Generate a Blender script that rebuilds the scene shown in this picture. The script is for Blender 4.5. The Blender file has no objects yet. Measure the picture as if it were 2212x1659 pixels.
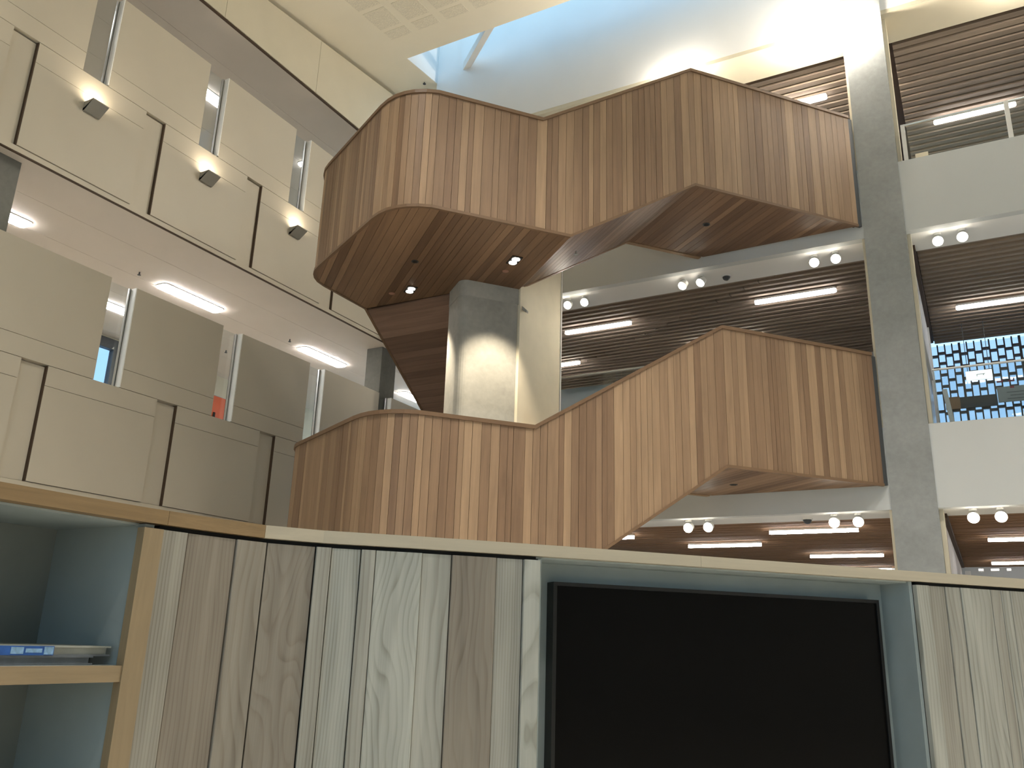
import bpy, math, random
from mathutils import Vector
random.seed(7)
scene = bpy.context.scene
COL = scene.collection
ZC = 1.2                       # eye height above the floor; all heights below are relative to the eye

# ------------------------------------------------------------------ camera
cam_d = bpy.data.cameras.new('camera'); cam = bpy.data.objects.new('camera', cam_d); COL.objects.link(cam)
PITCH, ROLL, YAW = math.radians(17.0), math.radians(1.8274), math.radians(29.063)
cp, sp = math.cos(PITCH), math.sin(PITCH)
def rz(v):
    c, s = math.cos(YAW), math.sin(YAW)
    return Vector((c*v[0]-s*v[1], s*v[0]+c*v[1], v[2]))
_f, _r, _u = Vector((0, cp, sp)), Vector((1, 0, 0)), Vector((0, -sp, cp))
cr, sr = math.cos(ROLL), math.sin(ROLL)
R_, U_, F_ = rz(cr*_r+sr*_u), rz(-sr*_r+cr*_u), rz(_f)
from mathutils import Matrix
cam.matrix_world = Matrix(((R_.x, U_.x, -F_.x, 0), (R_.y, U_.y, -F_.y, 0), (R_.z, U_.z, -F_.z, ZC), (0, 0, 0, 1)))
cam_d.sensor_width = 36.0; cam_d.lens = 1828.07/2212*36.0; cam_d.clip_start = .02; cam_d.clip_end = 300
scene.camera = cam

# ------------------------------------------------------------------ world, exposure
w = bpy.data.worlds.new('sky'); scene.world = w; w.use_nodes = True
bg = w.node_tree.nodes['Background']
bg.inputs[0].default_value = (.42, .72, 1.0, 1); bg.inputs[1].default_value = 1.85
scene.view_settings.view_transform = 'Standard'; scene.view_settings.look = 'None'
scene.view_settings.exposure = -0.06; scene.view_settings.gamma = 1.0
scene.view_settings.use_curve_mapping = False
scene.cycles.max_bounces = 5; scene.cycles.diffuse_bounces = 4; scene.cycles.glossy_bounces = 2
scene.cycles.transmission_bounces = 6; scene.cycles.transparent_max_bounces = 10
scene.cycles.sample_clamp_indirect = 4.0
scene.cycles.caustics_reflective = False; scene.cycles.caustics_refractive = False
scene.cycles.use_denoising = True
scene.cycles.use_adaptive_sampling = True; scene.cycles.adaptive_threshold = .2; scene.cycles.adaptive_min_samples = 16
scene.cycles.light_sampling_threshold = .03

WARM = (1.0, .86, .66); NEUT = (1.0, .94, .86); COOLW = (1.0, .97, .95)
def lamp(name, kind, loc, power, color, aim=None, size=.2, spot=None, blend=.5, parent=None, size_y=None):
    d = bpy.data.lights.new(name, kind); d.energy = power; d.color = color
    if kind == 'AREA':
        d.size = size
        if size_y: d.shape = 'RECTANGLE'; d.size_y = size_y
    else: d.shadow_soft_size = size
    if kind == 'SPOT': d.spot_size = math.radians(spot); d.spot_blend = blend
    o = bpy.data.objects.new(name, d); COL.objects.link(o)
    p = Vector((loc[0], loc[1], loc[2]+ZC)); o.location = p
    if aim is not None:
        a = Vector((aim[0], aim[1], aim[2]+ZC)); o.rotation_euler = (a-p).to_track_quat('-Z', 'Y').to_euler()
    if parent is not None:
        o.parent = parent; o.location = p-WLOC[parent.name]
    return o

# ------------------------------------------------------------------ builders
WLOC = {}
def tag(o, label=None, cat=None, group=None, kind=None):
    if label: o['label'] = label
    if cat: o['category'] = cat
    if group: o['group'] = group
    if kind: o['kind'] = kind
    return o
def thing(name, loc, label, cat, group=None, kind=None):
    o = bpy.data.objects.new(name, None); COL.objects.link(o); o.empty_display_size = .1
    o.location = (loc[0], loc[1], loc[2]+ZC); WLOC[o.name] = Vector(o.location)
    return tag(o, label, cat, group, kind)
def mesh(name, verts, faces, mat, parent=None, smooth=False):
    vs = [Vector((v[0], v[1], v[2]+ZC)) for v in verts]
    mn = [min(v[i] for v in vs) for i in range(3)]; mx = [max(v[i] for v in vs) for i in range(3)]
    o0 = Vector(((mn[0]+mx[0])/2, (mn[1]+mx[1])/2, mn[2]))
    me = bpy.data.meshes.new(name); me.from_pydata([tuple(v-o0) for v in vs], [], faces); me.update()
    if smooth:
        for p in me.polygons: p.use_smooth = True
    me.materials.append(mat)
    ob = bpy.data.objects.new(name, me); COL.objects.link(ob)
    WLOC[ob.name] = o0.copy()
    if parent is not None:
        ob.parent = parent; ob.location = o0-WLOC[parent.name]
    else: ob.location = o0
    return ob
BF = [(0, 3, 2, 1), (4, 5, 6, 7), (0, 1, 5, 4), (1, 2, 6, 5), (2, 3, 7, 6), (3, 0, 4, 7)]
def bverts(x0, x1, y0, y1, z0, z1):
    return [(x0, y0, z0), (x1, y0, z0), (x1, y1, z0), (x0, y1, z0), (x0, y0, z1), (x1, y0, z1), (x1, y1, z1), (x0, y1, z1)]
def box(name, x0, x1, y0, y1, z0, z1, mat, parent=None):
    return mesh(name, bverts(x0, x1, y0, y1, z0, z1), BF, mat, parent)
def boxes(name, lst, mat, parent=None):
    v, f = [], []
    for b in lst:
        k = len(v); v += bverts(*b); f += [tuple(i+k for i in q) for q in BF]
    return mesh(name, v, f, mat, parent)
def extr(name, pts, vec, mat, parent=None):
    """polygon of 3D points extruded by a vector"""
    n = len(pts); a = [tuple(p) for p in pts]; b = [(p[0]+vec[0], p[1]+vec[1], p[2]+vec[2]) for p in pts]
    nx = sum(((Vector(pts[i])-Vector(pts[0])).cross(Vector(pts[(i+1) % n])-Vector(pts[0])) for i in range(n)), Vector((0, 0, 0)))
    fl = nx.dot(Vector(vec)) > 0
    f = [tuple(range(n))[::-1] if fl else tuple(range(n)), tuple(range(n, 2*n)) if fl else tuple(range(n, 2*n))[::-1]]
    for i in range(n):
        j = (i+1) % n
        f.append((i, j, n+j, n+i) if fl else (j, i, n+i, n+j))
    return mesh(name, a+b, f, mat, parent)
def prism(name, xy, z0, z1, mat, parent=None):
    return extr(name, [(p[0], p[1], z0) for p in xy], (0, 0, z1-z0), mat, parent)
def cyl(name, c, r, axis, h, mat, parent=None, n=16, r2=None, smooth=False):
    """cylinder/cone from point c along axis"""
    ax = Vector(axis).normalized(); t = Vector((0, 0, 1)) if abs(ax.z) < .9 else Vector((1, 0, 0))
    e1 = ax.cross(t).normalized(); e2 = ax.cross(e1)
    r2 = r if r2 is None else r2; v = []
    for rr, hh in ((r, 0), (r2, h)):
        for i in range(n):
            a = 2*math.pi*i/n; p = Vector(c)+ax*hh+(e1*math.cos(a)+e2*math.sin(a))*rr; v.append(tuple(p))
    f = [tuple(range(n)), tuple(range(n, 2*n))[::-1]]+[(i, n+i, n+(i+1) % n, (i+1) % n) for i in range(n)]
    return mesh(name, v, f, mat, parent, smooth)
def dome(name, c, r, axis, mat, parent=None, n=16, m=6, flat=1.0):
    ax = Vector(axis).normalized(); t = Vector((0, 0, 1)) if abs(ax.z) < .9 else Vector((1, 0, 0))
    e1 = ax.cross(t).normalized(); e2 = ax.cross(e1); v = []; f = []
    for j in range(m):
        th = math.pi/2*j/m
        for i in range(n):
            a = 2*math.pi*i/n
            v.append(tuple(Vector(c)+ax*(r*flat*math.sin(th))+(e1*math.cos(a)+e2*math.sin(a))*r*math.cos(th)))
    v.append(tuple(Vector(c)+ax*r*flat))
    for j in range(m-1):
        for i in range(n): f.append((j*n+i, j*n+(i+1) % n, (j+1)*n+(i+1) % n, (j+1)*n+i))
    for i in range(n): f.append(((m-1)*n+i, (m-1)*n+(i+1) % n, m*n))
    f.append(tuple(range(n))[::-1])
    return mesh(name, v, f, mat, parent, True)

# ------------------------------------------------------------------ materials
def base_mat(name):
    m = bpy.data.materials.new(name); m.use_nodes = True
    nt = m.node_tree; return m, nt, nt.nodes['Principled BSDF']
def N(nt, t, **kw):
    n = nt.nodes.new(t)
    for k, v in kw.items(): setattr(n, k, v)
    return n
def plain(name, col, rough=.6, var=.05, scale=3.0, bump=0.0, bscale=60, spec=.4, metal=0.0):
    m, nt, b = base_mat(name)
    tc = N(nt, 'ShaderNodeTexCoord'); no = N(nt, 'ShaderNodeTexNoise'); no.inputs['Scale'].default_value = scale; no.inputs['Detail'].default_value = 4
    nt.links.new(tc.outputs['Object'], no.inputs['Vector'])
    rp = N(nt, 'ShaderNodeValToRGB')
    rp.color_ramp.elements[0].color = tuple(c*(1-var) for c in col)+(1,); rp.color_ramp.elements[0].position = .3
    rp.color_ramp.elements[1].color = tuple(min(1, c*(1+var)) for c in col)+(1,); rp.color_ramp.elements[1].position = .7
    nt.links.new(no.outputs['Fac'], rp.inputs['Fac']); nt.links.new(rp.outputs['Color'], b.inputs['Base Color'])
    b.inputs['Roughness'].default_value = rough; b.inputs['Specular IOR Level'].default_value = spec; b.inputs['Metallic'].default_value = metal
    if bump:
        n2 = N(nt, 'ShaderNodeTexNoise'); n2.inputs['Scale'].default_value = bscale; nt.links.new(tc.outputs['Object'], n2.inputs['Vector'])
        bp = N(nt, 'ShaderNodeBump'); bp.inputs['Strength'].default_value = bump; bp.inputs['Distance'].default_value = .01
        nt.links.new(n2.outputs['Fac'], bp.inputs['Height']); nt.links.new(bp.outputs['Normal'], b.inputs['Normal'])
    return m
def emit(name, col, strength):
    m, nt, b = base_mat(name)
    b.inputs['Base Color'].default_value = (.8, .8, .8, 1)
    b.inputs['Emission Color'].default_value = col+(1,); b.inputs['Emission Strength'].default_value = strength
    return m
def glass(name, tint=(.93, .96, .97), clear=.9, rough=.02):
    m = bpy.data.materials.new(name); m.use_nodes = True; nt = m.node_tree; nt.nodes.clear()
    o = N(nt, 'ShaderNodeOutputMaterial'); mx = N(nt, 'ShaderNodeMixShader'); t = N(nt, 'ShaderNodeBsdfTransparent'); g = N(nt, 'ShaderNodeBsdfGlossy')
    t.inputs[0].default_value = tint+(1,); g.inputs['Roughness'].default_value = rough; g.inputs['Color'].default_value = (1, 1, 1, 1)
    lw = N(nt, 'ShaderNodeLayerWeight'); lw.inputs['Blend'].default_value = .5
    pw_ = N(nt, 'ShaderNodeMath', operation='POWER'); pw_.inputs[1].default_value = 5.0; nt.links.new(lw.outputs['Facing'], pw_.inputs[0])
    fr = N(nt, 'ShaderNodeMath', operation='MULTIPLY_ADD'); fr.inputs[1].default_value = .8; fr.inputs[2].default_value = .035; nt.links.new(pw_.outputs[0], fr.inputs[0])
    nt.links.new(fr.outputs[0], mx.inputs[0]); nt.links.new(t.outputs[0], mx.inputs[1]); nt.links.new(g.outputs[0], mx.inputs[2]); nt.links.new(mx.outputs[0], o.inputs[0])
    return m
def wood(name, dark, light, grain, rot=0.0, rough=.45, contrast=.22, spec=.35):
    """boards: tone picked per board, fine grain along one axis"""
    m, nt, b = base_mat(name)
    tc = N(nt, 'ShaderNodeTexCoord'); oi = N(nt, 'ShaderNodeObjectInfo')
    mp0 = N(nt, 'ShaderNodeMapping'); mp0.inputs['Rotation'].default_value = (0, 0, rot)
    mp = N(nt, 'ShaderNodeMapping'); mp.inputs['Scale'].default_value = grain
    off = N(nt, 'ShaderNodeMath', operation='MULTIPLY'); off.inputs[1].default_value = 137.0; nt.links.new(oi.outputs['Random'], off.inputs[0])
    cv = N(nt, 'ShaderNodeCombineXYZ')
    for i in range(3): nt.links.new(off.outputs[0], cv.inputs[i])
    va = N(nt, 'ShaderNodeVectorMath', operation='ADD'); nt.links.new(tc.outputs['Object'], mp0.inputs['Vector']); nt.links.new(mp0.outputs[0], mp.inputs['Vector']); nt.links.new(mp.outputs[0], va.inputs[0]); nt.links.new(cv.outputs[0], va.inputs[1])
    no = N(nt, 'ShaderNodeTexNoise'); no.inputs['Scale'].default_value = 1.0; no.inputs['Detail'].default_value = 6; no.inputs['Roughness'].default_value = .65; no.inputs['Distortion'].default_value = .6
    nt.links.new(va.outputs[0], no.inputs['Vector'])
    rp = N(nt, 'ShaderNodeValToRGB'); e = rp.color_ramp.elements
    e[0].color = dark+(1,); e[1].color = light+(1,)
    mid = tuple((a*.58+c*.42) for a, c in zip(dark, light)); k = e.new(.55); k.color = mid+(1,)
    nt.links.new(oi.outputs['Random'], rp.inputs['Fac'])
    mr = N(nt, 'ShaderNodeMapRange'); mr.inputs['From Min'].default_value = .25; mr.inputs['From Max'].default_value = .75
    mr.inputs['To Min'].default_value = 1-contrast; mr.inputs['To Max'].default_value = 1+contrast; nt.links.new(no.outputs['Fac'], mr.inputs['Value'])
    mu = N(nt, 'ShaderNodeVectorMath', operation='SCALE'); nt.links.new(rp.outputs['Color'], mu.inputs[0]); nt.links.new(mr.outputs[0], mu.inputs['Scale'])
    nt.links.new(mu.outputs[0], b.inputs['Base Color'])
    b.inputs['Roughness'].default_value = rough; b.inputs['Specular IOR Level'].default_value = spec
    return m
def ash(name):
    """bold-figured ash: object colour R = amount of flame figure, G = pinker, darker tone that also shades the left boards, B = ring density"""
    m, nt, b = base_mat(name); L = nt.links.new
    tc = N(nt, 'ShaderNodeTexCoord'); oi = N(nt, 'ShaderNodeObjectInfo'); sc = N(nt, 'ShaderNodeSeparateColor'); L(oi.outputs['Color'], sc.inputs[0])
    rnd = N(nt, 'ShaderNodeMath', operation='MULTIPLY'); rnd.inputs[1].default_value = 61.0; L(oi.outputs['Random'], rnd.inputs[0])
    mp = N(nt, 'ShaderNodeMapping'); mp.inputs['Scale'].default_value = (5.0, 5.0, 1.5); L(tc.outputs['Object'], mp.inputs['Vector'])
    cv = N(nt, 'ShaderNodeCombineXYZ'); L(rnd.outputs[0], cv.inputs[2])
    va = N(nt, 'ShaderNodeVectorMath', operation='ADD'); L(mp.outputs[0], va.inputs[0]); L(cv.outputs[0], va.inputs[1])
    n1 = N(nt, 'ShaderNodeTexNoise'); n1.inputs['Scale'].default_value = 1.3; n1.inputs['Detail'].default_value = 1.5; L(va.outputs[0], n1.inputs['Vector'])
    fig = N(nt, 'ShaderNodeMath', operation='MULTIPLY_ADD'); fig.inputs[1].default_value = 14.0; fig.inputs[2].default_value = 2.6; L(sc.outputs[0], fig.inputs[0])
    a1 = N(nt, 'ShaderNodeMath', operation='MULTIPLY'); L(n1.outputs['Fac'], a1.inputs[0]); L(fig.outputs[0], a1.inputs[1])
    sx = N(nt, 'ShaderNodeSeparateXYZ'); L(tc.outputs['Object'], sx.inputs[0])
    den = N(nt, 'ShaderNodeMath', operation='MULTIPLY'); den.inputs[1].default_value = 190.0; L(sc.outputs[2], den.inputs[0])
    a2 = N(nt, 'ShaderNodeMath', operation='MULTIPLY_ADD'); L(sx.outputs[0], a2.inputs[0]); L(den.outputs[0], a2.inputs[1]); L(a1.outputs[0], a2.inputs[2])
    fr = N(nt, 'ShaderNodeMath', operation='FRACT'); L(a2.outputs[0], fr.inputs[0])
    rp = N(nt, 'ShaderNodeValToRGB'); e = rp.color_ramp.elements; e[0].position = 0; e[0].color = (0, 0, 0, 1); e[1].position = 1; e[1].color = (.15, .15, .15, 1)
    for p, v in ((.50, .12), (.78, .75), (.88, 1.0), (.94, .35)): k = e.new(p); k.color = (v, v, v, 1)
    L(fr.outputs[0], rp.inputs['Fac'])
    mp2 = N(nt, 'ShaderNodeMapping'); mp2.inputs['Scale'].default_value = (260, 260, 5); L(tc.outputs['Object'], mp2.inputs['Vector'])
    n2 = N(nt, 'ShaderNodeTexNoise'); n2.inputs['Scale'].default_value = 1.0; n2.inputs['Detail'].default_value = 3; L(mp2.outputs[0], n2.inputs['Vector'])
    li = N(nt, 'ShaderNodeMix', data_type='RGBA'); li.inputs[6].default_value = (.50, .50, .44, 1); li.inputs[7].default_value = (.30, .26, .21, 1); L(sc.outputs[1], li.inputs[0])
    dk = N(nt, 'ShaderNodeMix', data_type='RGBA'); dk.inputs[6].default_value = (.26, .245, .19, 1); dk.inputs[7].default_value = (.20, .155, .115, 1); L(sc.outputs[1], dk.inputs[0])
    mp3 = N(nt, 'ShaderNodeMapping'); mp3.inputs['Scale'].default_value = (22, 22, 1.6); L(tc.outputs['Object'], mp3.inputs['Vector'])
    va3 = N(nt, 'ShaderNodeVectorMath', operation='ADD'); L(mp3.outputs[0], va3.inputs[0]); L(cv.outputs[0], va3.inputs[1])
    n3 = N(nt, 'ShaderNodeTexNoise'); n3.inputs['Scale'].default_value = 1.0; n3.inputs['Detail'].default_value = 2; L(va3.outputs[0], n3.inputs['Vector'])
    fd = N(nt, 'ShaderNodeMapRange'); fd.inputs['From Min'].default_value = .32; fd.inputs['From Max'].default_value = .68; fd.inputs['To Min'].default_value = .15; fd.inputs['To Max'].default_value = .72; L(n3.outputs['Fac'], fd.inputs['Value'])
    st = N(nt, 'ShaderNodeMath', operation='MULTIPLY'); L(fd.outputs[0], st.inputs[1]); L(rp.outputs['Color'], st.inputs[0])
    mx = N(nt, 'ShaderNodeMix', data_type='RGBA'); L(st.outputs[0], mx.inputs[0]); L(li.outputs[2], mx.inputs[6]); L(dk.outputs[2], mx.inputs[7])
    mr0 = N(nt, 'ShaderNodeMapRange'); mr0.inputs['To Min'].default_value = .86; mr0.inputs['To Max'].default_value = 1.12; L(n2.outputs['Fac'], mr0.inputs['Value'])
    sk = N(nt, 'ShaderNodeMapRange'); sk.inputs['From Min'].default_value = .3; sk.inputs['From Max'].default_value = .7; sk.inputs['To Min'].default_value = 1.10; sk.inputs['To Max'].default_value = .80; L(n3.outputs['Fac'], sk.inputs['Value'])
    mr = N(nt, 'ShaderNodeMath', operation='MULTIPLY'); L(mr0.outputs[0], mr.inputs[0]); L(sk.outputs[0], mr.inputs[1])
    mu = N(nt, 'ShaderNodeVectorMath', operation='SCALE'); L(mx.outputs[2], mu.inputs[0]); L(mr.outputs[0], mu.inputs['Scale'])
    L(mu.outputs[0], b.inputs['Base Color']); b.inputs['Roughness'].default_value = .55; b.inputs['Specular IOR Level'].default_value = .3
    return m
def concrete(name, col):
    m, nt, b = base_mat(name); L = nt.links.new
    tc = N(nt, 'ShaderNodeTexCoord'); n1 = N(nt, 'ShaderNodeTexNoise'); n1.inputs['Scale'].default_value = 1.1; n1.inputs['Detail'].default_value = 7; n1.inputs['Roughness'].default_value = .62
    n2 = N(nt, 'ShaderNodeTexNoise'); n2.inputs['Scale'].default_value = 14; n2.inputs['Detail'].default_value = 5
    L(tc.outputs['Object'], n1.inputs['Vector']); L(tc.outputs['Object'], n2.inputs['Vector'])
    ad = N(nt, 'ShaderNodeMath', operation='MULTIPLY_ADD'); ad.inputs[1].default_value = .35; L(n2.outputs['Fac'], ad.inputs[0]); L(n1.outputs['Fac'], ad.inputs[2])
    rp = N(nt, 'ShaderNodeValToRGB'); e = rp.color_ramp.elements; e[0].position = .42; e[1].position = .92
    e[0].color = tuple(c*.74 for c in col)+(1,); e[1].color = tuple(c*1.16 for c in col)+(1,)
    L(ad.outputs[0], rp.inputs['Fac']); L(rp.outputs['Color'], b.inputs['Base Color']); b.inputs['Roughness'].default_value = .7; b.inputs['Specular IOR Level'].default_value = .25
    bp = N(nt, 'ShaderNodeBump'); bp.inputs['Strength'].default_value = .12; bp.inputs['Distance'].default_value = .01; L(n2.outputs['Fac'], bp.inputs['Height']); L(bp.outputs['Normal'], b.inputs['Normal'])
    return m
SA = math.radians(39.9)
M_PANEL = plain('cream_panel', (.565, .51, .41), .45, .025, 1.2, spec=.35)
M_WHITE = plain('white_plaster', (.84, .83, .81), .7, .02, 1.0)
M_FASCIA = plain('grey_white_plaster', (.58, .60, .60), .65, .025, .8)
M_CREAM = plain('cream_plaster', (.64, .58, .445), .7, .03, 1.5)
M_CEIL = plain('roof_plaster', (.90, .83, .675), .8, .02, 1.0)
M_SOFFIT = plain('rosy_soffit_board', (.68, .61, .54), .7, .03, .9)
M_PERF = plain('perforated_tile', (.83, .765, .62), .85, .14, 55, bump=.4, bscale=60)
M_CONC = concrete('concrete', (.315, .33, .33))
M_CORE = concrete('light_concrete', (.43, .42, .375))
M_CONC_SHADE = concrete('shaded_concrete', (.21, .21, .19))  # concrete darkened to hold the shade on the office columns
M_REVEAL = plain('white_reveal', (.90, .89, .86), .35)  # whiter albedo stands in for office light on the slot reveals
M_CREAM_LIT = plain('lit_cream_plaster', (.84, .77, .60), .7, .05, 2.0)  # cream plaster lightened to hold the lamplight on the core wall
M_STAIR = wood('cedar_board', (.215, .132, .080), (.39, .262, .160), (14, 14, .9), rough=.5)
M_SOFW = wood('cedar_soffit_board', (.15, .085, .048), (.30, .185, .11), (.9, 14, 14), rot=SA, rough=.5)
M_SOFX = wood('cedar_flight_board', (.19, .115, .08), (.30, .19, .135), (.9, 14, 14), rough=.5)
M_RAIL = wood('cedar_handrail', (.19, .115, .066), (.22, .135, .078), (6, 6, 20), contrast=.1)  # colour darkened to hold the shade on the upper rail
M_DARKW = plain('dark_timber_core', (.07, .042, .025), .7)
M_SLAT = wood('ceiling_slat', (.27, .21, .165), (.35, .275, .215), (.8, 14, 14), rough=.8, contrast=.15, spec=.15)
M_SLAT2 = wood('warm_ceiling_slat', (.26, .155, .09), (.36, .22, .13), (.8, 14, 14), rough=.85, contrast=.18, spec=.1)
M_BLACK = plain('black_void', (.012, .011, .010), .8)
M_DGREY = plain('dark_grey_metal', (.06, .065, .07), .5)
M_STEEL = plain('brushed_steel', (.55, .55, .54), .35, metal=.9)
M_WMETAL = plain('white_metal', (.78, .77, .74), .4)
M_SCONCE = plain('sconce_metal', (.30, .285, .25), .5)
M_CARC = plain('grey_green_laminate', (.34, .39, .385), .6, .06, 6)
M_OAK = wood('oak_edge', (.31, .23, .135), (.36, .275, .17), (45, 45, 2.5), contrast=.14)
M_OAKY = wood('oak_lip', (.31, .23, .135), (.36, .275, .17), (45, 2.5, 45), contrast=.16)
M_CAPO = wood('oak_cap', (.25, .165, .08), (.29, .195, .10), (60, 2.5, 60), contrast=.2)
M_CAPL = wood('pale_ash_cap', (.55, .48, .36), (.60, .52, .39), (2, 45, 45), rot=math.radians(-48), contrast=.08)
M_ASH = ash('figured_ash')
M_TUBE = emit('linear_light_diffuser', COOLW, 24.0)
M_TUBEL = emit('office_light_diffuser', COOLW, 42.0)
M_SPOT = emit('spot_lens', (1.0, .93, .78), 18.0)
M_FLOOD = emit('flood_lens', (1.0, .96, .90), 60.0)
M_DOWN = emit('downlight_lens', (1.0, .93, .80), 14.0)
M_TUBEU = emit('upper_office_light_diffuser', COOLW, 16.0)
M_GLASS = glass('clear_glass')
M_GLASSB = glass('balustrade_glass', (.86, .90, .90))
M_ORANGE = plain('orange_door', (.62, .12, .045), .45)
M_FLOOR = plain('floor', (.68, .65, .58), .5, .08, 2)
M_BRASS = plain('rosy_sprinkler_cap', (.45, .25, .18), .4)
M_BLUE = plain('blue_print', (.03, .12, .42), .5, .2, 40)
M_LBLUE = plain('pale_blue_print', (.28, .48, .72), .5, .25, 90)
M_PAPER = plain('paper', (.42, .43, .38), .7, .08, 40)
M_SILVER = plain('grey_cover', (.16, .18, .20), .4, .15, 30)
M_TV, _nt, _b = base_mat('tv_screen'); _b.inputs['Base Color'].default_value = (.005, .0045, .004, 1); _b.inputs['Roughness'].default_value = .15; _b.inputs['Specular IOR Level'].default_value = .08
M_TVB = plain('tv_bezel', (.008, .008, .008), .4)
M_BROWN = plain('brown_board', (.36, .22, .12), .6)
M_GREYB = plain('grey_board', (.38, .42, .41), .6)
M_RED = plain('red_paint', (.35, .03, .05), .5)
M_TEXT = plain('dark_print', (.16, .18, .19), .6)
M_FRAME = plain('screen_bar', (.075, .065, .065), .6)

# ------------------------------------------------------------------ the shell
YB = 12.96                                   # front of the floor slabs on the far side
XL = -10.4                                   # face of the panelled wall on the left
def struct(o, label, cat='structure'): return tag(o, label, cat, kind='structure')
struct(box('floor', -17, 9.2, -9.2, 26, -1.35, -1.2, M_FLOOR), 'pale floor of the atrium and the rooms around it', 'floor')
# sloping roof ceiling with perforated tiles, open at the skylight
KC = .1175
def zc(y): return 11.31+KC*(y-9.12)
ceil = thing('ceiling', (-2, 2, zc(2)), 'cream sloping roof ceiling with square perforated tiles beside the skylight', 'ceiling', kind='structure')
def slab(name, x0, x1, y0, y1, t, mat, par):
    return mesh(name, [(x0, y0, zc(y0)), (x1, y0, zc(y0)), (x1, y1, zc(y1)), (x0, y1, zc(y1)), (x0, y0, zc(y0)+t), (x1, y0, zc(y0)+t), (x1, y1, zc(y1)+t), (x0, y1, zc(y1)+t)], BF, mat, par)
slab('ceiling_slab', XL-.3, 9.2, -9.2, 11.93, .3, M_CEIL, ceil)
slab('ceiling_slab', XL-.3, -9.4, 11.93, 15.2, .3, M_CEIL, ceil)
for i in range(7):                           # perforated tiles, two rows visible and on towards the viewer
    for j, (ya, yb) in enumerate([(10.97, 11.24), (10.30, 10.87), (9.62, 10.19), (8.94, 9.51)]):
        xa = -9.27+i*.66
        if i > 5: continue
        mesh('perforated_tile', [(xa, ya, zc(ya)-.004), (xa+.5, ya, zc(ya)-.004), (xa+.5, yb, zc(yb)-.004), (xa, yb, zc(yb)-.004),
             (xa, ya, zc(ya)+.004), (xa+.5, ya, zc(ya)+.004), (xa+.5, yb, zc(yb)+.004), (xa, yb, zc(yb)+.004)], BF, M_PERF, ceil)
# skylight shaft
sh = thing('trim_1', (-3, YB, 10.2), 'tall white wall of the skylight shaft above the top gallery', 'wall', kind='structure')
box('shaft_wall', -8.73, 9.2, YB, YB+.25, 10.2, 14.2, M_WHITE, sh)
extr('shaft_wall', [(-9.39, 11.935, zc(11.935)+.004), (-9.39, 15.2, zc(15.2)+.004), (-9.39, 15.2, 14.2), (-9.39, 11.935, 14.2)], (-.16, 0, 0), M_WHITE, sh)
box('shaft_wall', -9.4, -8.73, YB+.1, YB+.25, 8.0, 14.2, M_WHITE, sh)
box('shaft_wall', -9.4, -8.48, 14.9, 15.2, 9.0, 14.2, M_WHITE, sh)
box('upstand', -9.55, 9.2, 11.78, 11.93, zc(11.93)+.05, 12.1, M_WHITE, sh)
struct(extr('trim_2', [(-8.66, YB, 11.82), (-8.46, YB, 11.82), (-7.27, 11.95, 11.71), (-7.47, 11.95, 11.71)], (0, 0, .2), M_WMETAL), 'pale diagonal beam crossing the skylight', 'beam')
struct(box('window_skylight', -9.4, 9.2, 11.8, 12.96, 14.2, 14.22, M_GLASS), 'glazing over the skylight', 'skylight')
# walls behind the viewer
struct(box('wall_right', 9.2, 9.4, -9.2, 26, -1.2, 12.0, M_FASCIA), 'plain pale wall on the right side of the hall', 'wall')
bw = thing('wall_back', (0, -9.2, -1.2), 'pale wall behind the viewer, its wide window opening added for fill daylight', 'wall', kind='structure')  # unseen window opening, sized to let in blue fill light
for a in [(-17, 9.2, -1.2, .2), (-17, 9.2, 5.5, 12), (-17, -5, .2, 5.5), (6, 9.2, .2, 5.5)]:
    box('wall_piece', a[0], a[1], -9.4, -9.2, a[2], a[3], M_FASCIA, bw)
for x in (-5, -2.25, .5, 3.25): box('mullion', x-.04, x+.04, -9.35, -9.25, .2, 5.5, M_DGREY, bw)

# ------------------------------------------------------------------ left wall: two storeys of staggered panels
PIT = 2.08
wl = thing('wall_left', (XL, 5, -1.2), 'tall left wall of staggered cream panels in two storeys', 'wall', kind='structure')
TH = .16
def panel(y0, y1, z0, z1, x=XL, th=TH, name='panel'):
    g = .003
    return box(name, x-th, x, y0+g, y1-g, z0+g, z1-g, M_PANEL, wl)
K = range(-6, 5)
wn = 0
ORD = {-6: 'first', -5: 'second', -4: 'third', -3: 'fourth', -2: 'fifth', -1: 'sixth', 0: 'seventh', 1: 'eighth', 2: 'ninth', 3: 'tenth', 4: 'eleventh'}
def window(y0, y1, z0, z1, storey, k):
    global wn; wn += 1
    t = thing('window_%d' % wn, (XL-.14, (y0+y1)/2, z0), 'narrow glazed slot between cream panels of the %s storey, %s from the rear of the hall' % (storey, ORD[k]), 'window', kind='structure')
    box('pane', XL-.15, XL-.14, y0+.02, y1-.03, z0, z1, M_GLASS, t)
    box('frame', XL-.17, XL-.12, y1-.026, y1-.012, z0, z1, M_DGREY, t)
    box('frame', XL-.14, XL-.11, y1-.045, y1-.027, z0, z1, M_STEEL, t)
    box('white_reveal', XL-.11, XL-.004, y1-.012, y1+.003, z0, z1, M_REVEAL, t)
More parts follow.
